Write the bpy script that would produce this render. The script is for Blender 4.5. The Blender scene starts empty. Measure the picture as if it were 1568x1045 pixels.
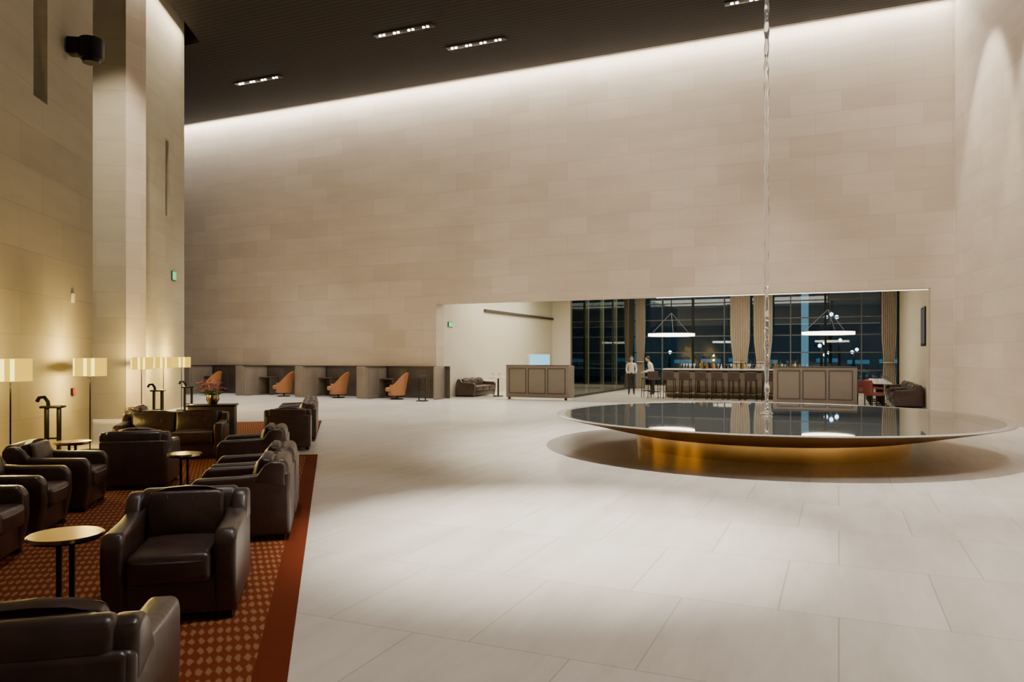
import bpy, bmesh, math, random
from mathutils import Matrix, Vector, noise
random.seed(7)
R=math.radians
TH=-0.4105          # heading of the big back wall
E=Vector((math.cos(TH),math.sin(TH),0)); N=Vector((-math.sin(TH),math.cos(TH),0))
def BW(s,c,z=0): return E*s+N*c+Vector((0,0,z))
SC=bpy.context.scene.collection

# ------------------------------------------------------------ materials
def newmat(name):
    m=bpy.data.materials.new(name); m.use_nodes=True
    nt=m.node_tree; b=nt.nodes["Principled BSDF"]; return m,nt,b
def simple(name,col,rough=.5,metal=0,emis=None,es=0,nscale=0,namt=.15,bump=0,spec=None,trans=0,ior=None,coat=0):
    m,nt,b=newmat(name)
    b.inputs["Base Color"].default_value=(*col,1); b.inputs["Roughness"].default_value=rough
    b.inputs["Metallic"].default_value=metal
    if spec is not None: b.inputs["Specular IOR Level"].default_value=spec
    if emis: b.inputs["Emission Color"].default_value=(*emis,1); b.inputs["Emission Strength"].default_value=es
    if trans: b.inputs["Transmission Weight"].default_value=trans
    if ior: b.inputs["IOR"].default_value=ior
    if nscale:
        tc=nt.nodes.new("ShaderNodeTexCoord"); n=nt.nodes.new("ShaderNodeTexNoise")
        n.inputs["Scale"].default_value=nscale; n.inputs["Detail"].default_value=5
        nt.links.new(tc.outputs["Object"],n.inputs["Vector"])
        mx=nt.nodes.new("ShaderNodeMix"); mx.data_type='RGBA'
        mx.inputs[6].default_value=(*[c*(1-namt) for c in col],1); mx.inputs[7].default_value=(*[min(1,c*(1+namt)) for c in col],1)
        nt.links.new(n.outputs["Fac"],mx.inputs[0]); nt.links.new(mx.outputs[2],b.inputs["Base Color"])
        if bump:
            bp=nt.nodes.new("ShaderNodeBump"); bp.inputs["Strength"].default_value=bump; bp.inputs["Distance"].default_value=.01
            nt.links.new(n.outputs["Fac"],bp.inputs["Height"]); nt.links.new(bp.outputs[0],b.inputs["Normal"])
    return m
def brickmat(name,c1,c2,mort,bw,bh,ms,rough,wall=True,nsc=1.2,namt=.10,off=.5):
    m,nt,b=newmat(name); L=nt.links.new
    tc=nt.nodes.new("ShaderNodeTexCoord")
    vec=tc.outputs["Object"]
    if wall:
        sp=nt.nodes.new("ShaderNodeSeparateXYZ"); L(vec,sp.inputs[0])
        ad=nt.nodes.new("ShaderNodeMath"); L(sp.outputs[0],ad.inputs[0]); L(sp.outputs[1],ad.inputs[1])
        cb=nt.nodes.new("ShaderNodeCombineXYZ"); L(ad.outputs[0],cb.inputs[0]); L(sp.outputs[2],cb.inputs[1]); v2=cb.outputs[0]
    else: v2=vec
    br=nt.nodes.new("ShaderNodeTexBrick"); L(v2,br.inputs["Vector"]); br.offset=off
    br.inputs["Color1"].default_value=(*c1,1); br.inputs["Color2"].default_value=(*c2,1); br.inputs["Mortar"].default_value=(*mort,1)
    br.inputs["Scale"].default_value=1; br.inputs["Mortar Size"].default_value=ms; br.inputs["Mortar Smooth"].default_value=.1
    br.inputs["Brick Width"].default_value=bw; br.inputs["Row Height"].default_value=bh
    mp=nt.nodes.new("ShaderNodeMapping"); mp.inputs["Scale"].default_value=(.35,1.6,1) if wall else (2.2,.45,1); L(v2,mp.inputs[0])
    n=nt.nodes.new("ShaderNodeTexNoise"); n.inputs["Scale"].default_value=nsc; n.inputs["Detail"].default_value=8; n.inputs["Roughness"].default_value=.65; L(mp.outputs[0],n.inputs["Vector"])
    n2=nt.nodes.new("ShaderNodeTexNoise"); n2.inputs["Scale"].default_value=.18; n2.inputs["Detail"].default_value=2; L(v2,n2.inputs["Vector"])
    mr=nt.nodes.new("ShaderNodeMapRange"); mr.inputs[1].default_value=.3; mr.inputs[2].default_value=.7; mr.inputs[3].default_value=1-namt; mr.inputs[4].default_value=1+namt; L(n.outputs["Fac"],mr.inputs[0])
    mr2=nt.nodes.new("ShaderNodeMapRange"); mr2.inputs[1].default_value=.3; mr2.inputs[2].default_value=.7; mr2.inputs[3].default_value=.95; mr2.inputs[4].default_value=1.04; L(n2.outputs["Fac"],mr2.inputs[0])
    mu=nt.nodes.new("ShaderNodeMath"); mu.operation='MULTIPLY'; L(mr.outputs[0],mu.inputs[0]); L(mr2.outputs[0],mu.inputs[1])
    vm=nt.nodes.new("ShaderNodeVectorMath"); vm.operation='SCALE'; L(br.outputs["Color"],vm.inputs[0]); L(mu.outputs[0],vm.inputs["Scale"])
    L(vm.outputs[0],b.inputs["Base Color"]); b.inputs["Roughness"].default_value=rough
    bp=nt.nodes.new("ShaderNodeBump"); bp.inputs["Strength"].default_value=.2; bp.inputs["Distance"].default_value=.01; bp.invert=True
    L(br.outputs["Fac"],bp.inputs["Height"]); L(bp.outputs[0],b.inputs["Normal"])
    return m
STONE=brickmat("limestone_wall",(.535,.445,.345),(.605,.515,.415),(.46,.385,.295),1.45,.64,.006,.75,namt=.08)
STONEL=brickmat("limestone_wall_shaded",(.35,.31,.225),(.395,.35,.26),(.30,.265,.19),1.45,.64,.005,.8,namt=.08)  # same limestone, darkened so the left side's shade sits in the colour
FLOOR=brickmat("limestone_floor",(.60,.555,.495),(.675,.63,.57),(.42,.385,.335),.95,1.25,.005,.28,wall=False,nsc=1.6,namt=.14,off=.37)
def ceilmat():
    m,nt,b=newmat("dark_slat_ceiling"); L=nt.links.new
    tc=nt.nodes.new("ShaderNodeTexCoord"); mp=nt.nodes.new("ShaderNodeMapping"); mp.inputs["Rotation"].default_value=(0,0,-TH); L(tc.outputs["Object"],mp.inputs[0])
    w=nt.nodes.new("ShaderNodeTexWave"); w.bands_direction='Y'; w.inputs["Scale"].default_value=1.7; L(mp.outputs[0],w.inputs["Vector"])
    r=nt.nodes.new("ShaderNodeValToRGB"); r.color_ramp.elements[0].position=.25; r.color_ramp.elements[0].color=(.009,.0065,.005,1); r.color_ramp.elements[1].position=.5; r.color_ramp.elements[1].color=(.021,.0155,.0115,1)
    L(w.outputs["Fac"],r.inputs[0]); L(r.outputs[0],b.inputs["Base Color"]); b.inputs["Roughness"].default_value=.7; b.inputs["Specular IOR Level"].default_value=.2
    bp=nt.nodes.new("ShaderNodeBump"); bp.inputs["Strength"].default_value=.4; L(w.outputs["Fac"],bp.inputs["Height"]); L(bp.outputs[0],b.inputs["Normal"]); return m
CEIL=ceilmat()
def rugmat():
    m,nt,b=newmat("rug_field"); L=nt.links.new
    tc=nt.nodes.new("ShaderNodeTexCoord")
    nz=nt.nodes.new("ShaderNodeTexNoise"); nz.inputs["Scale"].default_value=14; L(tc.outputs["Object"],nz.inputs["Vector"])
    vs=nt.nodes.new("ShaderNodeVectorMath"); vs.operation='SCALE'; vs.inputs["Scale"].default_value=.03; L(nz.outputs["Color"],vs.inputs[0])
    va=nt.nodes.new("ShaderNodeVectorMath"); L(tc.outputs["Object"],va.inputs[0]); L(vs.outputs[0],va.inputs[1])
    sp=nt.nodes.new("ShaderNodeSeparateXYZ"); L(va.outputs[0],sp.inputs[0])
    def lin(ka,kb):
        a=nt.nodes.new("ShaderNodeMath"); a.operation='MULTIPLY'; a.inputs[1].default_value=ka; L(sp.outputs[0],a.inputs[0])
        c=nt.nodes.new("ShaderNodeMath"); c.operation='MULTIPLY_ADD'; c.inputs[1].default_value=kb; L(sp.outputs[1],c.inputs[0]); L(a.outputs[0],c.inputs[2])
        s=nt.nodes.new("ShaderNodeMath"); s.operation='SINE'; L(c.outputs[0],s.inputs[0]); return s.outputs[0]
    mu=nt.nodes.new("ShaderNodeMath"); mu.operation='MULTIPLY'; L(lin(66,30),mu.inputs[0]); L(lin(66,-13),mu.inputs[1])
    rp=nt.nodes.new("ShaderNodeValToRGB"); e=rp.color_ramp.elements; e[0].position=.02; e[0].color=(.175,.036,.011,1); e[1].position=.5; e[1].color=(.30,.145,.068,1); L(mu.outputs[0],rp.inputs[0])
    L(rp.outputs[0],b.inputs["Base Color"]); b.inputs["Roughness"].default_value=.95; b.inputs["Specular IOR Level"].default_value=.1
    return m
RUG=rugmat(); RUGB=simple("rug_border",(.14,.026,.009),.95,nscale=60,namt=.2,spec=.1)
LEATH=simple("brown_leather",(.050,.026,.021),.34,nscale=7,namt=.55,bump=.6,spec=.65)
LEATH2=simple("cognac_leather",(.36,.15,.055),.4,nscale=14,namt=.2,bump=.1)
REDL=simple("red_leather",(.16,.025,.018),.4,nscale=14,namt=.2)
BLACK=simple("black_metal",(.012,.011,.010),.35,.6)
GREYM=simple("grey_mullion",(.13,.13,.13),.5,.2)
BRASS=simple("brass",(.50,.40,.22),.2,1)
GOLD=simple("basin_gold",(.78,.46,.14),.20,1,nscale=1.5,namt=.35)
BRONZE=simple("basin_bronze",(.38,.20,.075),.34,.7,nscale=2,namt=.2)
RIM=simple("basin_rim_stone",(.42,.40,.37),.14,0,spec=.9)
WATER=simple("dark_water",(.085,.086,.08),.02,0,ior=2.0)
STREAM=simple("water_stream",(.97,.98,1),.04,0,trans=.95,ior=1.3,emis=(1,.95,.88),es=.03)  # faint emission paints a lit sparkle into the water
WOOD=simple("taupe_panel",(.20,.165,.13),.5,nscale=3,namt=.12)
WOODD=simple("dark_wood",(.06,.045,.036),.4,nscale=4,namt=.25)
PLAST=simple("warm_plaster",(.64,.58,.47),.8,nscale=.8,namt=.05)
CURT=simple("curtain_fabric",(.54,.47,.37),.9,nscale=20,namt=.1)
WHITE=simple("white_linen",(.8,.78,.74),.6)
GREEN=simple("exit_sign_green",(.02,.4,.12),.5,emis=(.05,.8,.25),es=1.0)
SHADE=simple("lampshade_glow",(.02,.012,.002),1,emis=(1,.62,.055),es=1.5,spec=0)
SHADEH=simple("lampshade_hot",(.02,.012,.002),1,emis=(1,.76,.16),es=3.8,spec=0)
BULB=simple("downlight_lens",(1,1,1),.3,emis=(1,.93,.82),es=30)
RING=simple("ring_glow",(1,.95,.85),.4,emis=(1,.82,.58),es=9)
STRIP=simple("cove_strip",(1,.95,.85),.4,emis=(1,.88,.72),es=6)
HSTRIP=simple("header_strip",(1,.95,.85),.4,emis=(1,.9,.76),es=1.8)
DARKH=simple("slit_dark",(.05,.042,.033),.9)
def glassmat(name,tint,fac=.12):
    m=bpy.data.materials.new(name); m.use_nodes=True; nt=m.node_tree; nt.nodes.clear(); L=nt.links.new
    o=nt.nodes.new("ShaderNodeOutputMaterial"); mx=nt.nodes.new("ShaderNodeMixShader"); t=nt.nodes.new("ShaderNodeBsdfTransparent"); g=nt.nodes.new("ShaderNodeBsdfGlossy")
    t.inputs[0].default_value=(*tint,1); g.inputs["Roughness"].default_value=.01; g.inputs[0].default_value=(.9,.95,.93,1)
    lw=nt.nodes.new("ShaderNodeLayerWeight"); lw.inputs[0].default_value=fac*2
    ad=nt.nodes.new("ShaderNodeMath"); ad.operation='ADD'; ad.inputs[1].default_value=fac; ad.use_clamp=True; L(lw.outputs["Fresnel"],ad.inputs[0])
    L(ad.outputs[0],mx.inputs[0]); L(t.outputs[0],mx.inputs[1]); L(g.outputs[0],mx.inputs[2]); L(mx.outputs[0],o.inputs[0]); return m
GLASS=glassmat("window_glass",(.75,.85,.92),.06); GLASSG=glassmat("partition_glass",(.72,.74,.60),.12)

# ------------------------------------------------------------ mesh builder
class MB:
    def __init__(s): s.bm=bmesh.new(); s.mats=[]
    def add(s,t,mat,M=None):
        if mat not in s.mats: s.mats.append(mat)
        i=s.mats.index(mat)
        for f in t.faces: f.material_index=i
        if M is not None: t.transform(M)
        bmesh.ops.recalc_face_normals(t,faces=t.faces)
        me=bpy.data.meshes.new("t"); t.to_mesh(me); t.free(); s.bm.from_mesh(me); bpy.data.meshes.remove(me)
    def box(s,c,size,mat,bev=0,seg=2,rot=(0,0,0),puff=0):
        t=bmesh.new(); bmesh.ops.create_cube(t,size=1)
        bmesh.ops.scale(t,vec=size,verts=t.verts)
        if puff:
            bmesh.ops.subdivide_edges(t,edges=t.edges,cuts=3,use_grid_fill=True)
            for v in t.verts:
                kx=1-(2*v.co.x/size[0])**2; ky=1-(2*v.co.y/size[1])**2; kz=1-(2*v.co.z/size[2])**2
                v.co.z+=math.copysign(puff,v.co.z)*kx*ky if abs(v.co.z)>size[2]*.49 else 0
                v.co.y+=math.copysign(puff,v.co.y)*kx*kz if abs(v.co.y)>size[1]*.49 else 0
        if bev:
            ed=[e for e in t.edges if len(e.link_faces)==2 and e.calc_face_angle(0)>R(50)]
            bmesh.ops.bevel(t,geom=ed,offset=bev,segments=seg,affect='EDGES',profile=.5)
        s.add(t,mat,Matrix.Translation(c)@Matrix.Rotation(rot[2],4,'Z')@Matrix.Rotation(rot[1],4,'Y')@Matrix.Rotation(rot[0],4,'X'))
    def prism(s,pts,x0,x1,mat,bev=0,seg=3,top=1,M=None):   # pts in (y,z), extruded in x
        t=bmesh.new(); a=[t.verts.new((x0,y,z)) for y,z in pts]; b=[t.verts.new((x1,y,z)) for y,z in pts]
        t.faces.new(a); t.faces.new(b[::-1]); n=len(pts)
        for i in range(n): t.faces.new((a[i],b[i],b[(i+1)%n],a[(i+1)%n]))
        if top!=1:
            for v in t.verts: v.co.x*=1+(top-1)*max(0,(v.co.z-.3)/.45)
        bmesh.ops.recalc_face_normals(t,faces=t.faces)
        if bev:
            ed=[e for e in t.edges if e.calc_face_angle(0)>R(28)]
            bmesh.ops.bevel(t,geom=ed,offset=bev,segments=seg,affect='EDGES',profile=.5)
        s.add(t,mat,M)
    def cyl(s,c,r,h,mat,r2=None,seg=24,bev=0,rot=(0,0,0),caps=True):
        t=bmesh.new(); bmesh.ops.create_cone(t,cap_ends=caps,segments=seg,radius1=r,radius2=r if r2 is None else r2,depth=h)
        if bev: bmesh.ops.bevel(t,geom=[e for e in t.edges if e.calc_face_angle(0)>R(50)],offset=bev,segments=2,affect='EDGES')
        s.add(t,mat,Matrix.Translation(c)@Matrix.Rotation(rot[2],4,'Z')@Matrix.Rotation(rot[1],4,'Y')@Matrix.Rotation(rot[0],4,'X'))
    def ball(s,c,r,mat,sc=(1,1,1),sub=2,rot=(0,0,0)):
        t=bmesh.new(); bmesh.ops.create_icosphere(t,subdivisions=sub,radius=r)
        s.add(t,mat,Matrix.Translation(c)@Matrix.Rotation(rot[2],4,'Z')@Matrix.Rotation(rot[0],4,'X')@Matrix.Diagonal((*sc,1)))
    def lathe(s,prof,mat,c=(0,0,0),seg=48,wob=0):
        t=bmesh.new(); rows=[]
        for k,(r,z) in enumerate(prof):
            row=[]
            for i in range(seg):
                a=2*math.pi*i/seg; rr=r
                if wob: rr=r*(1+wob*noise.noise(Vector((math.cos(a)*1.5,math.sin(a)*1.5,z*4))))
                row.append(t.verts.new((rr*math.cos(a),rr*math.sin(a),z)))
            rows.append(row)
        for k in range(len(rows)-1):
            for i in range(seg): t.faces.new((rows[k][i],rows[k][(i+1)%seg],rows[k+1][(i+1)%seg],rows[k+1][i]))
        s.add(t,mat,Matrix.Translation(c))
    def tube(s,pts,r,mat,seg=8):
        pts=[Vector(p) for p in pts]; t=bmesh.new(); rows=[]
        for i,p in enumerate(pts):
            d=(pts[min(i+1,len(pts)-1)]-pts[max(i-1,0)]).normalized()
            a=d.orthogonal().normalized() if i==0 else (a-d*a.dot(d)).normalized()
            b=d.cross(a); rows.append([t.verts.new(p+(a*math.cos(2*math.pi*k/seg)+b*math.sin(2*math.pi*k/seg))*r) for k in range(seg)])
        for i in range(len(rows)-1):
            for k in range(seg): t.faces.new((rows[i][k],rows[i][(k+1)%seg],rows[i+1][(k+1)%seg],rows[i+1][k]))
        t.faces.new(rows[0]); t.faces.new(rows[-1][::-1]); s.add(t,mat)
    def mesh(s,name,ang=38):
        me=bpy.data.meshes.new(name); s.bm.to_mesh(me); s.bm.free()
        for m in s.mats: me.materials.append(m)
        me.polygons.foreach_set("use_smooth",[True]*len(me.polygons)); me.set_sharp_from_angle(angle=R(ang)); return me
    def obj(s,name,loc=(0,0,0),rz=0,ang=38): return place(name,s.mesh(name,ang),loc,rz)
def place(name,me,loc,rz=0):
    o=bpy.data.objects.new(name,me); SC.objects.link(o); loc=Vector(loc)
    if len(loc)==2: loc=Vector((*loc,0))
    o.location=loc; o.rotation_euler=(0,0,rz); return o
def V(*a): return Vector(a) if len(a)==3 else Vector((a[0],a[1],0))

# ------------------------------------------------------------ room shell
def wall(name,p0,p1,z0,z1,th,mat,holes=(),backmat=None):
    p0=Vector((p0[0],p0[1],0)); p1=Vector((p1[0],p1[1],0)); d=p1-p0; Ln=d.length
    xs=sorted({0,Ln,*[h[0] for h in holes],*[h[1] for h in holes]}); zs=sorted({z0,z1,*[h[2] for h in holes],*[h[3] for h in holes]})
    m=MB()
    for i in range(len(xs)-1):
        for j in range(len(zs)-1):
            cx=(xs[i]+xs[i+1])/2; cz=(zs[j]+zs[j+1])/2; y0=0; mt=mat
            h=[h for h in holes if h[0]<cx<h[1] and h[2]<cz<h[3]]
            if h:
                if not h[0][4]: continue
                y0=h[0][4]; mt=backmat or mat
            m.box((cx,(y0+th)/2,cz),(xs[i+1]-xs[i],th-y0,zs[j+1]-zs[j]),mt)
    return m.obj(name,(p0.x,p0.y,0),math.atan2(d.y,d.x))
ZT=12.8
wall("wall_back",BW(-34,24.62),BW(3.04,24.62),0,ZT,.58,STONE,[(20.2,36.42,0,3.55,0)])
wall("wall_right",(12.61,21.36),(5.5,-6),0,ZT,.5,STONE)
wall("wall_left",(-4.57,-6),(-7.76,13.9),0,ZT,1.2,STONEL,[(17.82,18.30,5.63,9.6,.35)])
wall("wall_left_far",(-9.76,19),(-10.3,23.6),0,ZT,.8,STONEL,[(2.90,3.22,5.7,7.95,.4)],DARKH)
wall("wall_left_return",(-14,20.845),(-9.765,18.99),0,ZT,.6,STONE)
wall("wall_left_far_end",(-10.31,23.61),(-16,26.1),0,ZT,.5,STONE)
wall("wall_passage",(-13.2,10),(-13.2,20.4),0,ZT,.4,STONE)
wall("wall_rear",(5.6,-6),(-4.7,-6),0,ZT,.4,STONE)
wall("wall_inner_left",BW(-13.8,25.2),BW(-13.8,37),0,4.8,.4,PLAST)
wall("wall_inner_right",BW(2.42,37),BW(2.42,25.2),0,4.8,.4,PLAST)
wall("wall_window",BW(-14.2,37),BW(2.82,37),0,4.8,.3,PLAST,[(4.7,16.62,.12,4.5,0)])
m=MB(); m.box((-9,10.65,-.1),(50,53.3,.2),FLOOR); m.obj("floor",(0,0,0),TH)
def poly(name,pts,z,th,mat):
    t=bmesh.new(); a=[t.verts.new((p[0],p[1],z)) for p in pts]; b=[t.verts.new((p[0],p[1],z+th)) for p in pts]; n=len(pts)
    t.faces.new(a); t.faces.new(b[::-1])
    for i in range(n): t.faces.new((a[i],b[i],b[(i+1)%n],a[(i+1)%n]))
    m=MB(); m.add(t,mat); return m.obj(name)
p=BW(-34,24.12)
poly("ceiling",[(p.x,p.y),(11.86,21.1),(4.85,-5.9),(-4.2,-5.9),(-7.35,13.8),(-12.9,16.2),(-12.9,19.9),(-9.35,18.55),(-9.95,23.95),(-24,30)],11.6,.15,CEIL)
m=MB(); m.box((-9,4,12.9),(50,44,.2),CEIL); m.obj("ceiling_upper_slab",(0,0,0),TH)
m=MB(); m.box((-5.7,31.2,4.7),(16.9,12,.15),PLAST); m.obj("ceiling_inner",(0,0,0),TH)
m=MB(); m.box((0,0,0),(34,.06,.05),STRIP); m.box((0,-.02,.05),(34,.12,.05),BLACK); m.obj("cove_light_strip",BW(-14.5,24.3,12.0),TH)

# window frame
m=MB()
W0,W1=-9.5,2.42
for k in range(9):
    s=W0+(W1-W0)*k/8; m.box((s,37.1,2.3),(.05 if k%2 else .10,.14,4.4),BLACK if k%2==0 else GREYM)
for z in (.14,.95,1.75,2.55,3.35,4.15,4.47): m.box(((W0+W1)/2,37.1,z),(W1-W0,.10,.05),GREYM)
m.box(((W0+W1)/2,37.12,2.3),(W1-W0-.02,.02,4.34),GLASS); m.obj("window_1",(0,0,0),TH)
m=MB()
for k in range(5):
    c=27+k*2.1
    m.box((-9.3,c+1.04,2.3),(.03,2.05,4.5),GLASSG); m.box((-9.3,c,2.3),(.05,.04,4.56),GREYM)
m.box((-9.3,32,.04),(.08,10,.08),BLACK); m.obj("glass_partition",(0,0,0),TH)
m=MB(); m.box((-13.74,32.8,3.52),(.1,8.2,.10),DARKH); m.obj("trim_1",(0,0,0),TH)
m=MB(); m.box((-1.6,25.0,3.54),(8,.05,.03),HSTRIP); m.obj("trim_header_light",(0,0,0),TH)

def curtain(name,s0,s1,c=36.6,h=4.45):
    t=bmesh.new(); nx=40; nz=10; g=[]; w=s1-s0
    for j in range(nz+1):
        z=.03+(h-.03)*j/nz; k=1-.28*math.exp(-((z-1.3)/.7)**2); row=[]
        for i in range(nx+1):
            u=i/nx-.5; row.append(t.verts.new((u*w*k,.055*math.sin(i*1.25+.2*math.sin(z)),z)))
        g.append(row)
    for j in range(nz):
        for i in range(nx): t.faces.new((g[j][i],g[j][i+1],g[j+1][i+1],g[j+1][i]))
    m=MB(); m.add(t,CURT); m.box((0,0,h+.02),(w,.06,.05),BLACK); m.cyl((0,0,1.3),w*.37,.05,CURT,seg=16)
    m.obj(name,BW((s0+s1)/2,c),TH,80)
curtain("curtain",-9.25,-8.75); curtain("curtain",-4.7,-3.8); curtain("curtain",-3.65,-2.8); curtain("curtain",1.7,2.3)

# ------------------------------------------------------------ exterior (night)
NG=simple("night_tarmac",(.03,.035,.04),.7); m=MB(); m.box((0,0,0),(260,200,.2),NG); m.obj("airfield_ground",BW(-10,139,-1.5),TH)
BLUEW=simple("lit_blue_facade",(.02,.04,.06),.5,emis=(.10,.34,.5),es=.5); COOL=simple("floodlight_cool",(1,1,1),.5,emis=(.55,.85,1),es=9)
NAVY=simple("night_building",(.01,.014,.02),.6,emis=(.03,.07,.09),es=.35)
m=MB(); m.box((0,0,3),(90,8,6),NAVY)
for i in range(24):
    if i%5!=2: m.box((-43+i*3.7,-4.05,2.2+(i%3)*.1),(2.6,.1,.5),BLUEW)
m.obj("terminal_building",BW(12,110,-1.4),TH)
def mast(loc,h,n=3):
    m=MB(); m.cyl((0,0,h/2),.18,h,GREYM,r2=.1,seg=10); m.box((0,0,h),(1.3,.3,.2),BLACK)
    for i in range(n): m.ball(((i-(n-1)/2)*.5,-.2,h+.25*(i%2)),.2,COOL,sub=1)
    m.obj("floodlight_mast",loc)
for i,(r_,Z_,zz) in enumerate(((.424,70,5.2),(.412,75,2.6),(.436,82,3.3),(.455,80,2.0),(.21,85,2.0),(.418,90,1.7))):
    mast((r_*Z_,Z_,-1.4),zz+1.4,(3,2,1,2,1,2)[i])
m=MB(); m.cyl((0,0,4),.28,8,simple("beacon_glow",(.5,.8,.9),.5,emis=(.35,.65,.75),es=.5),seg=12); m.box((0,0,.2),(1.5,1.5,.4),BLACK); m.obj("light_column",(23.4,60,-1.4))

# ------------------------------------------------------------ basin
m=MB()
m.lathe([(3.52,.553),(3.62,.560),(3.68,.564),(3.71,.555),(3.71,.545)],RIM,seg=128)
m.lathe([(3.71,.545),(3.5,.495),(3.1,.405),(2.75,.325),(2.45,.265),(2.32,.25)],BRONZE,seg=128)
m.lathe([(2.32,.25),(2.27,.24),(2.27,.0)],GOLD,seg=96)
m.lathe([(.001,.556),(1.2,.556),(3.56,.556)],WATER,seg=96)
m.obj("fountain_basin",(4.51,13.3,0))
m=MB(); m.lathe([(.037+.006*math.sin(i*.8)+.006*noise.noise(Vector((i*.37,0,0))),.57+i*.0901*.5) for i in range(242)],STREAM,seg=14,wob=.5)
m.lathe([(.01,.562),(.12,.575),(.04,.64)],STREAM,seg=16); m.obj("water_stream",(4.51,13.3,0),0,180)
m=MB(); m.cyl((0,0,0),.12,.1,BLACK,bev=.02); m.obj("water_spout",(4.51,13.3,11.58))

# ------------------------------------------------------------ furniture
def armchair_mesh(w=.75,n=1,mat=LEATH):
    m=MB(); h=w/2
    for x in (-h+.06,h-.06):
        for y in (-.32,.34): m.box((x,y,.02),(.06,.06,.04),BLACK)
    m.box((0,0,.15),(w-.06,.72,.22),mat,.02)
    for s in (-1,1):
        m.prism([(-.36,.04),(-.405,.30),(-.40,.48),(-.35,.54),(0,.55),(.30,.58),(.41,.58),(.42,.04)],s*(h-.13),s*h,mat,.032,4)
        m.prism([(.10,.49),(.20,.64),(.26,.675),(.34,.675),(.38,.64),(.39,.45)],s*(h-.10),s*(h+.005),mat,.028,3)
    m.prism([(.30,.28),(.33,.58),(.42,.58),(.42,.04),(.26,.04)],-h+.02,h-.02,mat,.03,4)
    m.prism([(.16,.28),(.24,.63),(.29,.69),(.37,.69),(.405,.63),(.40,.25)],-h+.07,h-.07,mat,.035,4)
    cw=(w-.27)/n
    for i in range(n):
        x=-(w-.27)/2+cw*(i+.5)
        m.box((x,-.10,.325),(cw-.012,.64,.18),mat,.04,4,puff=.02)
        m.box((x,.18,.52),(cw-.006,.14,.34),mat,.045,4,rot=(R(-12),0,0),puff=.035)
        for k in (-1.5,-.5,.5,1.5): m.tube([(x+k*cw*.12,.082,.46),(x+k*cw*.13,.098,.57),(x+k*cw*.17,.15,.67)],.009,mat,6)
    return m.mesh("armchair_mesh")
AC=armchair_mesh(); UA=R(13.5)
def chair(x,y,face): place("armchair",AC,(x,y,.0165),UA+R({'cam':0,'away':180,'left':-90,'right':90}[face]))
for x,y,f in ((-2.11,4.80,'cam'),(-1.74,2.86,'away'),(-2.40,6.72,'left'),(-2.60,7.58,'left'),(-4.75,7.85,'right'),(-4.52,6.75,'right'),(-4.22,5.65,'right'),
              (-4.56,9.25,'away'),(-3.30,9.6,'left'),(-3.85,12.95,'away'),(-4.2,14.5,'left'),(-4.42,15.42,'left'),(-4.65,16.34,'left'),(-6.35,13.3,'right')):
    chair(x,y,f)
place("leather_sofa",armchair_mesh(1.55,2),(-5.3,11.75,.0165),UA)
def rug(name,far,near,width):
    far=V(*far); near=V(*near); d=far-near; Ln=d.length; m=MB()
    m.box((-width/2,Ln/2,.006),(width,Ln,.012),RUGB,.003,1); m.box((-width/2,Ln/2,.009),(width-.34,Ln-.34,.012),RUG)
    m.obj(name,near,math.atan2(d.y,d.x)-math.pi/2)
rug("rug",(-3.13,12.1),(-.6,1.6),3.7); rug("rug",(-4.66,18.4),(-3.68,14.0),3.2)
def table(x,y,z=.52,r=.215):
    m=MB(); m.cyl((0,0,z-.012),r,.024,BRASS,seg=40,bev=.006); m.cyl((0,0,z-.03),r*.9,.014,BLACK,seg=40)
    for s in (-1,1): m.box((s*.035,0,z/2),(.028,.06,z-.03),BLACK,.004)
    m.cyl((0,0,.008),r*.62,.016,BLACK,seg=32,bev=.004); m.obj("side_table",(x,y,.0165),.4)
table(-2.77,4.66,.48); table(-3.71,8.5,.48,.19); table(-5.62,9.6,.49)
def lamp(x,y,rz=0):
    m=MB(); m.cyl((0,0,.0125),.15,.025,BLACK,seg=32,bev=.006); m.cyl((0,0,.7),.011,1.38,BLACK,seg=10)
    m.lathe([(.235,1.26),(.25,1.26),(.25,1.56),(.235,1.56),(.235,1.26)],SHADE,seg=40)
    for k in range(3):
        a=k*2.094; m.tube([(0,0,1.4),(.24*math.cos(a),.24*math.sin(a),1.4)],.005,BLACK,6)
    m.box((0,0,1.4),(.03,.03,.05),BRASS); m.ball((0,0,1.45),.035,SHADEH)
    for a in (-.9,-1.35,-2.25): m.box((.251*math.cos(a),.251*math.sin(a),1.41),(.008,.05,.29),SHADEH,rot=(0,0,a))
    m.obj("floor_lamp",(x,y,0),rz)
    for dz,pw in ((1.60,90),(1.22,90)):
        l=bpy.data.lights.new("lamp_bulb","POINT"); l.energy=pw; l.color=(1,.70,.19); l.shadow_soft_size=.06
        o=bpy.data.objects.new("floor_lamp_bulb",l); o.location=(x,y,dz); SC.objects.link(o)
for x,y in ((-6.68,10.0),(-7.08,12.6),(-9.25,18.75),(-9.47,20.4),(-9.64,21.9)): lamp(x,y)
def stand(x,y,h=.8,rz=0):
    m=MB(); m.box((0,0,.01),(.30,.24,.02),BLACK,.005)
    for s in (-1,1): m.box((s*.085,0,h/2),(.05,.07,h-.02),BLACK,.004)
    m.box((0,0,h),(.30,.22,.035),BLACK,.006); m.box((0,0,.34),(.15,.04,.025),BLACK)
    m.tube([(-.06,0,h),(-.07,0,h+.08),(-.12,0,h+.15),(-.19,0,h+.14),(-.22,0,h+.08)],.028,BLACK,8)
    m.obj("reading_stand",(x,y,0),rz)
stand(-7.0,11.45,.82,.2); stand(-8.3,17.6,.78,.2); stand(-8.45,19.6,.78,.2)
m=MB(); m.box((0,0,.015),(.34,.3,.03),BLACK,.006)
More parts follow.
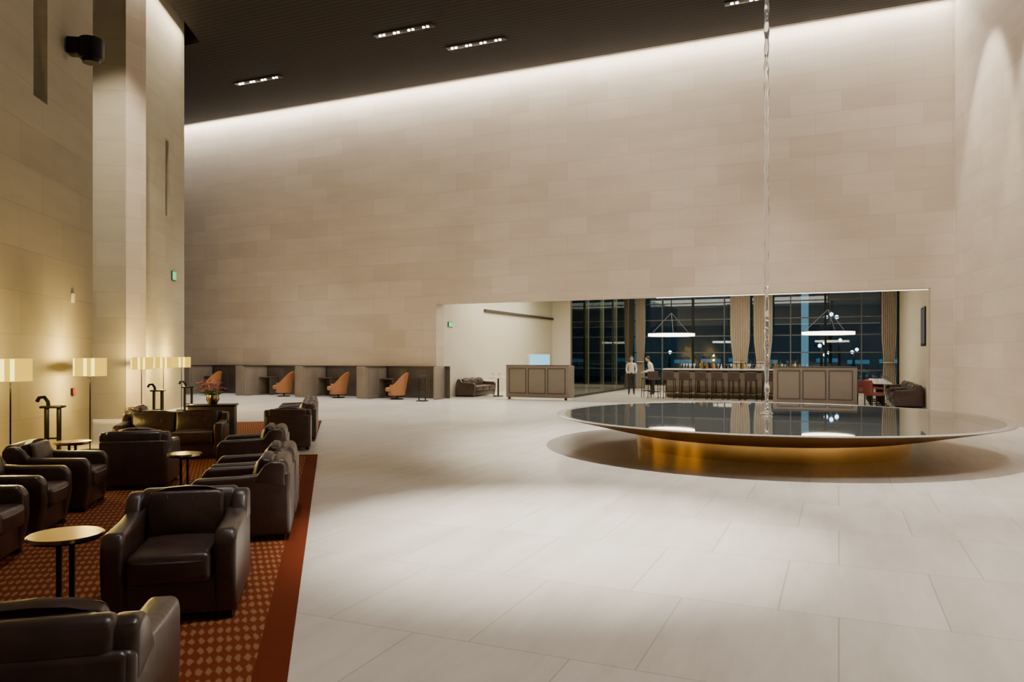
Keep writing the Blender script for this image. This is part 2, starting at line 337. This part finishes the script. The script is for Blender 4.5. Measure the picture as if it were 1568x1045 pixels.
for s in (-1,1): m.box((s*.13,0,.42),(.03,.04,.8),BLACK,.003)
m.box((0,0,.40),(.26,.03,.03),BLACK); m.box((0,0,.86),(.40,.30,.03),BLACK,.005,rot=(R(18),0,0)); m.obj("lectern_stand",BW(-13.4,22.9),TH)
m=MB(); m.box((0,0,.37),(.75,.4,.72),WOODD,.01); m.box((0,0,.74),(.8,.44,.03),BLACK,.006); m.obj("console_table",(-5.2,13.05,.0),UA)
m=MB(); m.lathe([(.001,.0),(.07,0),(.11,.08),(.10,.16),(.085,.17),(.08,.14)],BRASS,seg=24)
LEAF=simple("leaf_green",(.05,.16,.03),.5); ORCH=simple("orchid_purple",(.42,.08,.35),.5); ORCW=simple("orchid_coral",(.75,.2,.12),.5)
for i in range(26):
    a=random.uniform(0,6.28); q=random.uniform(.05,.26); z=random.uniform(.2,.42)
    m.tube([(0,0,.12),(q*.5*math.cos(a),q*.5*math.sin(a),z*.7),(q*math.cos(a),q*math.sin(a),z)],.005,LEAF,5)
    for k in range(5):
        b=k*1.257; m.ball((q*math.cos(a)+.024*math.cos(b),q*math.sin(a)+.024*math.sin(b),z),.022,ORCH if i%4 else ORCW,(1,1,.5),1)
for i in range(12):
    a=i*.52; m.ball((.15*math.cos(a),.15*math.sin(a),.2),.1,LEAF,(1,.3,.12),1,(0,0,a))
m.obj("flower_arrangement",(-5.2,13.05,.757))

def booth(s):
    m=MB()
    m.box((0,-.69,.61),(.09,1.36,1.18),WOOD,.02); m.box((1.4,-.06,.61),(2.75,.08,1.18),WOODD,.015)
    m.box((.02,-.69,1.19),(.13,1.40,.04),WOODD,.01); m.box((1.4,-.07,1.19),(2.75,.12,.04),WOODD,.01)
    for k in range(2): m.box((.05,-.38-.62*k,.62),(.02,.54,.95),WOOD,.008)
    for k in range(3): m.box((.55+.9*k,-.11,.62),(.82,.02,.95),WOODD,.008)
    m.box((-.22,-1.36,.61),(.42,.07,1.18),WOOD,.03); m.box((2.55,-.45,.61),(.08,.8,1.18),WOOD,.03)
    m.box((.36,-.36,.72),(.58,.5,.035),WOODD,.008); m.box((.62,-.36,.35),(.04,.45,.7),WOODD,.005)
    m.obj("work_booth",BW(s,24.58),TH)
for s in (-24.75,-21.77,-18.8,-15.95): booth(s)
def wing(mat):
    m=MB(); t=bmesh.new(); A=[-2.0+4.0*i/24 for i in range(25)]
    def ring(r,zf): return [t.verts.new((r*math.sin(a)*.98,r*math.cos(a)*.95+.10*max(0,zf(a)-.5),zf(a))) for a in A]
    top=lambda a:.54+.44*max(0,math.cos(min(abs(a),1.57)))**.8
    mid=lambda a:.16+.55*(top(a)-.16)
    rr=[ring(.31,lambda a:.16),ring(.38,mid),ring(.41,top),ring(.345,top),ring(.31,mid),ring(.27,lambda a:.16)]
    for k in range(6):
        a_,b_=rr[k],rr[(k+1)%6]
        for i in range(24): t.faces.new((a_[i],a_[i+1],b_[i+1],b_[i]))
    t.faces.new([r[0] for r in rr]); t.faces.new([r[-1] for r in rr][::-1])
    m.add(t,mat); m.box((0,-.08,.37),(.56,.56,.15),mat,.05,3,puff=.02); m.cyl((0,-.03,.22),.29,.16,mat,seg=28,bev=.02)
    m.box((0,.23,.62),(.42,.10,.42),mat,.04,3,rot=(R(-10),0,0),puff=.02)
    m.cyl((0,0,.08),.03,.14,BLACK); m.cyl((0,0,.015),.24,.03,BLACK,seg=28,bev=.006); return m.mesh("wing_chair_mesh",50)
WG=wing(LEATH2)
for s,c in ((-23.5,23.2),(-20.05,23.55),(-17.45,23.55),(-14.85,23.55)): place("wing_chair",WG,BW(s,c),TH-R(75))
def screen(s0,s1):
    w=s1-s0; m=MB(); m.box((0,0,.65),(w,.10,1.16),WOOD,.02)
    for s in (-1,1):
        m.box((s*(w/2-.04),.28,.65),(.09,.6,1.16),WOOD,.02); m.box((s*(w/2-.12),0,.04),(.06,.12,.08),BLACK)
    for k in range(3):
        x=(k-1)*w*.31
        for q in (-1,1): m.box((x+q*w*.135,-.056,.68),(.03,.02,.9),WOODD,.004)
        for z in (.23,1.13): m.box((x,-.056,z),(w*.27,.02,.03),WOODD,.004)
    m.box((0,0,1.25),(w+.02,.13,.03),WOODD,.008); m.obj("privacy_screen",BW((s0+s1)/2,25.45),TH)
screen(-11.3,-8.85); screen(-1.93,.52)
SOF=armchair_mesh(2.0,3)
place("banquette_sofa",SOF,BW(-13.3,27.0),TH+R(90)); 
place("banquette_sofa",SOF,BW(1.95,26.9),TH-R(90)); place("banquette_sofa",SOF,BW(1.95,29.6),TH-R(90))
def dtable(s,c):
    m=MB(); m.box((0,0,.73),(.52,.7,.04),WHITE,.01); m.cyl((0,0,.37),.035,.70,BLACK); m.cyl((0,0,.015),.2,.03,BLACK,bev=.005)
    for a in (-.14,.14): m.cyl((a,.12,.757),.09,.012,WHITE,seg=24); m.lathe([(.001,.75),(.03,.752),(.006,.76),(.006,.83),(.035,.87),(.032,.93)],GLASS,(a,-.2,0),16)
    m.obj("dining_table",BW(s,c),TH)
for c in (26.4,27.6,29.0,30.3): dtable(1.26,c)
dtable(-12.3,26.9)
def dchair():
    m=MB()
    for x in (-.19,.19):
        for y in (-.19,.19): m.cyl((x,y,.21),.016,.42,BLACK,r2=.02,seg=8)
    m.box((0,0,.45),(.44,.42,.09),REDL,.03,3); m.prism([(.15,.44),(.20,.86),(.24,.88),(.26,.85),(.22,.44)],-.22,.22,REDL,.015)
    for s in (-1,1): m.prism([(-.16,.60),(-.16,.65),(.22,.68),(.20,.45),(.15,.45),(.17,.62)],s*.19,s*.22,REDL,.008)
    return m.mesh("dining_chair_mesh")
DC=dchair()
place("dining_chair",DC,BW(.98,24.98),TH+R(120))
for c in (26.5,27.6,29.0,30.3): place("dining_chair",DC,BW(.74,c),TH+R(90))
m=MB(); L0=5.6
m.box((0,.3,.53),(L0,.5,1.02),WOODD,.01); m.box((0,.28,1.08),(L0+.2,.75,.05),WHITE,.01)
for k in range(9): m.box((-L0/2+.31+k*.62,.04,.55),(.54,.03,.85),WOOD,.006)
m.box((0,-.02,.2),(L0,.04,.04),BRASS)
m.obj("bar_counter",BW(-3.25,28.6),TH)
m=MB(); BOT=simple("bottle_glass",(.05,.12,.06),.1,trans=.3); AMB=simple("amber_glass",(.5,.22,.04),.1,trans=.3); CLR=simple("clear_glass",(.8,.85,.85),.08,trans=.6)
for i in range(46):
    x=random.uniform(-2.5,1.8); y=random.uniform(.12,.5); k=i%3
    if k==0: m.lathe([(.001,0),(.038,0),(.038,.19),(.014,.24),(.014,.31),(.001,.31)],random.choice((BOT,AMB)),(x,y,0),10)
    else: m.lathe([(.001,0),(.03,0),(.008,.01),(.008,.09),(.04,.14),(.035,.2)],CLR,(x,y,0),10)
m.obj("bar_bottles",BW(-3.15,28.55,1.106),TH)
m=MB(); m.box((0,0,.45),(4.5,.5,.9),WOODD,.01); m.box((0,0,.92),(4.6,.56,.04),WHITE,.01)
for i in range(16): m.lathe([(.001,0),(.04,0),(.04,.2),(.015,.25),(.015,.32),(.001,.32)],(BOT,AMB,CLR)[i%3],(-2+i*.27,.05,.94),10)
m.obj("back_bar_cabinet",BW(-2.9,31.2),TH)
def stool():
    m=MB()
    for x in (-.17,.17):
        for y in (-.17,.17): m.tube([(x*1.15,y*1.15,0),(x,y,.72)],.014,BLACK,8)
    for y in (-.18,.18): m.box((0,y,.25),(.36,.02,.02),BLACK)
    for x in (-.18,.18): m.box((x,0,.25),(.02,.36,.02),BLACK)
    m.box((0,0,.74),(.42,.40,.08),LEATH,.03,3); m.prism([(.15,.74),(.19,1.0),(.22,1.02),(.24,1.0),(.2,.74)],-.2,.2,LEATH,.012); return m.mesh("stool_mesh")
ST=stool()
for k in range(8): place("bar_stool",ST,BW(-6.35+k*.58,27.95),TH+R(180))
place("bar_stool",ST,BW(-6.75,28.6),TH+R(-90))
def pendant(s):
    m=MB(); Rr=.88
    m.lathe([(Rr,-.05),(Rr,.05),(Rr-.1,.05),(Rr-.1,-.05),(Rr,-.05)],RING,seg=64); m.lathe([(Rr+.01,.05),(Rr+.01,.075),(Rr-.11,.075),(Rr-.11,.05)],BLACK,seg=64)
    for k in range(3):
        a=k*2.094+.4; m.tube([(Rr*.95*math.cos(a),Rr*.95*math.sin(a),.06),(0,0,.85)],.010,GREYM,6)
    m.cyl((0,0,1.52),.02,1.36,BLACK,seg=10); m.cyl((0,0,2.20),.09,.05,BLACK); m.obj("ring_pendant",BW(s,29,2.4))
pendant(-5.92); pendant(-.35)
def sign(name,p,rz,w,h,mat,frame=BLACK,t=.03):
    m=MB(); m.box((0,-t/2,0),(w,t,h),frame,.004); m.box((0,-t-.002,0),(w*.92,.006,h*.88),mat); 
    if mat is GREEN: m.box((w*.15,-t-.007,0),(w*.35,.006,h*.18),WHITE); m.box((-w*.2,-t-.007,0),(w*.1,.006,h*.55),WHITE)
    m.obj(name,p,rz)
AB=math.atan2(4.6,-.54); AA=math.atan2(19.9,-3.19)
sign("exit_sign",(-10.17,22.55,4.0),AB,.36,.28,GREEN)
sign("exit_sign",BW(-13.79,25.7,2.81),TH+R(90),.4,.2,GREEN)
sign("framed_artwork",BW(2.41,26.4,2.5),TH-R(90),1.2,1.2,simple("artwork_canvas",(.05,.07,.13),.5,nscale=3,namt=.9))
SCR=simple("screen_image",(.1,.3,.35),.3,emis=(.15,.5,.65),es=1.8,nscale=4,namt=.6)
sign("wall_screen",BW(-13.79,35.0,1.4),TH+R(90),3.0,.6,SCR,PLAST,.08)
sign("fire_call_point",(-5.535-.16*12.95,12.98,.98),AA,.10,.12,simple("alarm_red",(.6,.02,.01),.4),BLACK,.04)
sign("thermostat",(-5.535-.16*12.95,12.98,2.6),AA,.09,.16,WHITE,WHITE,.03)
m=MB(); m.cyl((0,0,0),.2,.34,BLACK,seg=32,bev=.02); m.box((-.25,0,.02),(.22,.24,.28),BLACK,.02); m.cyl((.0,0,-.2),.14,.08,BLACK,seg=24)
m.tube([(-.3,0,0),(-.5,0,0)],.05,BLACK); m.obj("wall_projector",(-7.2,12.85,6.85),.16)

# ------------------------------------------------------------ people
SKIN=simple("skin",(.45,.27,.19),.5); HAIR=simple("dark_hair",(.015,.01,.008),.6); SHIRT=simple("white_shirt",(.7,.68,.65),.7); TROU=simple("black_trousers",(.015,.015,.018),.7)
def person(loc,rz,lean=.15,arm=.3,sc=.94):
    def up(x,y,z):
        dz=z-.95; return (x,y-dz*math.sin(lean),.95+dz*math.cos(lean))
    P=[(0,0,.95)];Rd=[(.13,.10)];Ed=[]
    def ad(p,r,par): P.append(p);Rd.append(r if isinstance(r,tuple) else (r,r));Ed.append((par,len(P)-1));return len(P)-1
    w=ad(up(0,0,1.12),(.125,.09),0); c=ad(up(0,0,1.32),(.15,.10),w); n=ad(up(0,0,1.45),(.06,.06),c); ad(up(0,-.01,1.56),(.055,.06),n)
    for s in (-1,1):
        sh=ad(up(s*.17,0,1.41),.058,c); el=ad(up(s*.22,-.04,1.13),.042,sh); q=up(s*.19,-.04-arm,1.02 if arm>.1 else .88); wr=ad(q,.028,el)
        pm=ad((q[0],q[1]-.05,q[2]-.01),(.034,.018),wr)
        for k in range(4):
            L=(.065,.08,.075,.055)[k]; f=ad((q[0]+(k-1.5)*.019,q[1]-.085,q[2]-.015),.009,pm); ad((q[0]+(k-1.5)*.021,q[1]-.085-L*.7,q[2]-.015-L*.6),.008,f)
        f=ad((q[0]-s*.04,q[1]-.04,q[2]-.02),.010,wr); ad((q[0]-s*.055,q[1]-.075,q[2]-.04),.009,f)
        hp=ad((s*.09,0,.86),(.09,.09),0); kn=ad((s*.10,-.02,.49),.058,hp); an=ad((s*.11,.01,.09),.040,kn); ad((s*.12,-.13,.035),(.035,.03),an)
    me=bpy.data.meshes.new("b"); me.from_pydata(P,Ed,[]); o=bpy.data.objects.new("tmp_body",me); SC.objects.link(o)
    o.modifiers.new("s","SKIN"); o.modifiers.new("d","SUBSURF").levels=1
    for i,(a,b) in enumerate(Rd): me.skin_vertices[0].data[i].radius=(a,b)
    me.skin_vertices[0].data[0].use_root=True
    bpy.context.view_layer.update(); dg=bpy.context.evaluated_depsgraph_get(); em=bpy.data.meshes.new_from_object(o.evaluated_get(dg)); bpy.data.objects.remove(o)
    m=MB(); m.mats=[SHIRT,TROU,SKIN]; t=bmesh.new(); t.from_mesh(em); hands=[P[i] for i in range(len(P)) if Rd[i]==(.034,.018)]
    hd=Vector(up(0,-.02,1.63))
    for f in t.faces:
        cc=f.calc_center_median(); f.material_index=1 if cc.z<.98 and abs(cc.x)<.24 and cc.y>-.2 else 0
        if any((cc-Vector(h)).length<.12 and cc.y<h[1]+.05 for h in hands): f.material_index=2
        if (cc-hd).length<.16: f.material_index=2
        f.smooth=True
    mm=bpy.data.meshes.new("b2"); t.to_mesh(mm); t.free(); m.bm.from_mesh(mm)
    hx,hy,hz=hd; m.ball(hd,.1,SKIN,(.78,.95,1.15),3); m.ball((hx,hy+.018,hz+.03),.105,HAIR,(.8,.95,1.0),3)
    m.ball((hx,hy-.10,hz-.012),.016,SKIN,(.8,1,1.5),1); m.box((hx,hy-.092,hz-.052),(.04,.01,.008),REDL)
    for s in (-1,1): m.ball((hx+s*.03,hy-.086,hz+.012),.010,BLACK,sub=1); m.ball((hx+s*.08,hy,hz-.005),.022,SKIN,(.4,.8,1.2),1)
    ob=m.obj("waiter",loc,rz,60); ob.scale=(sc,)*3
person(BW(-7.75,30.0),TH+R(15),.30,.3,.92); person(BW(-6.95,30.4),TH-R(60),.35,.32,.92)

# ------------------------------------------------------------ ceiling light clusters + lamps
LC=(1,.935,.83)
def cluster(x,y,power,cone=58,tgt=None,col=LC,fix=True,n=4,blend=.75,soft=.12):
    if fix:
        m=MB(); m.box((0,0,.0),(2.1,.26,.03),BLACK,.005)
        for k in range(n):
            for q in (-.07,.07): m.cyl(((k-(n-1)/2)*.52+q,0,-.02),.042,.03,BULB,seg=16)
        m.obj("ceiling_downlight",(x,y,11.585),TH)
    l=bpy.data.lights.new("downlight","SPOT"); l.energy=power; l.spot_size=R(cone); l.spot_blend=blend; l.shadow_soft_size=soft; l.color=col
    o=bpy.data.objects.new("downlight_lamp",l); o.location=(x,y,11.5); SC.objects.link(o)
    if tgt: o.rotation_euler=(Vector(tgt)-o.location).to_track_quat('-Z','Y').to_euler()
for a in ((-3.33,23.05,2600),(-1.16,24.0,1000),(-9.2,27.2,2200),(7.0,20.9,2400),
          (1.6,4.6,2100,50),(6.2,5.4,3900,54),(-1.0,15.5,1200,50),(-4.6,17.5,700,46),(-2.9,7.4,1000,36)): cluster(*a)
cluster(4.45,13.3,9500,60,None,LC,True,4,.6,.04)
cluster(.4,6.9,19000,27,None,LC,True,4,1.0)
cluster(1,12,2500,84,tuple(BW(-12,24.6,4.8)),(1,.885,.745),fix=False); cluster(6,10,2400,84,tuple(BW(-2,24.6,5)),(1,.885,.745),fix=False)
cluster(-7.8,15.2,3600,46,(-10.6,19.5,4.5),(1,.88,.68),fix=False)
for y_ in (18.8,15.6,12.4): cluster(9.6+(y_-17)*.25,y_,1600,48,(11.9+(y_-18)*.26,y_,6.5),(1,.92,.8),fix=False,blend=.5)
def area(name,loc,sx,sy,p,rz,col,spread=180):
    l=bpy.data.lights.new(name,"AREA"); l.shape='RECTANGLE'; l.size=sx; l.size_y=sy; l.energy=p; l.color=col; l.spread=R(spread)
    o=bpy.data.objects.new(name,l); o.location=loc; o.rotation_euler=(0,0,rz); SC.objects.link(o)
area("cove_light_back",BW(-13.5,24.36,11.85),33,.08,1450,TH,(1,.94,.85),150)
area("cove_light_right",(9.6,11.2,11.85),20,.08,340,math.atan2(27.36,7.11),(1,.93,.85),120)
area("cove_light_left",(-9.72,21.2,11.85),4.5,.08,220,AB,(1,.88,.68),130)
area("cove_light_column",(-11.5,19.35,11.85),3,.08,180,TH,(1,.88,.70),130)
area("inner_ceiling_light",BW(-5.5,31,4.6),10,5,600,TH,(1,.90,.72))
area("alcove_ceiling_light",BW(-11.6,30,4.6),3,7,420,TH,(1,.93,.74))

w=bpy.data.worlds.new("night"); bpy.context.scene.world=w; w.use_nodes=True
w.node_tree.nodes["Background"].inputs[0].default_value=(.010,.020,.026,1); w.node_tree.nodes["Background"].inputs[1].default_value=1
cam=bpy.data.cameras.new("camera"); co=bpy.data.objects.new("camera",cam); SC.objects.link(co)
co.location=(0,0,1.6); co.rotation_euler=(R(90),0,0); cam.sensor_width=36; cam.lens=26.4; cam.shift_y=.01435; cam.clip_end=500
bpy.context.scene.camera=co
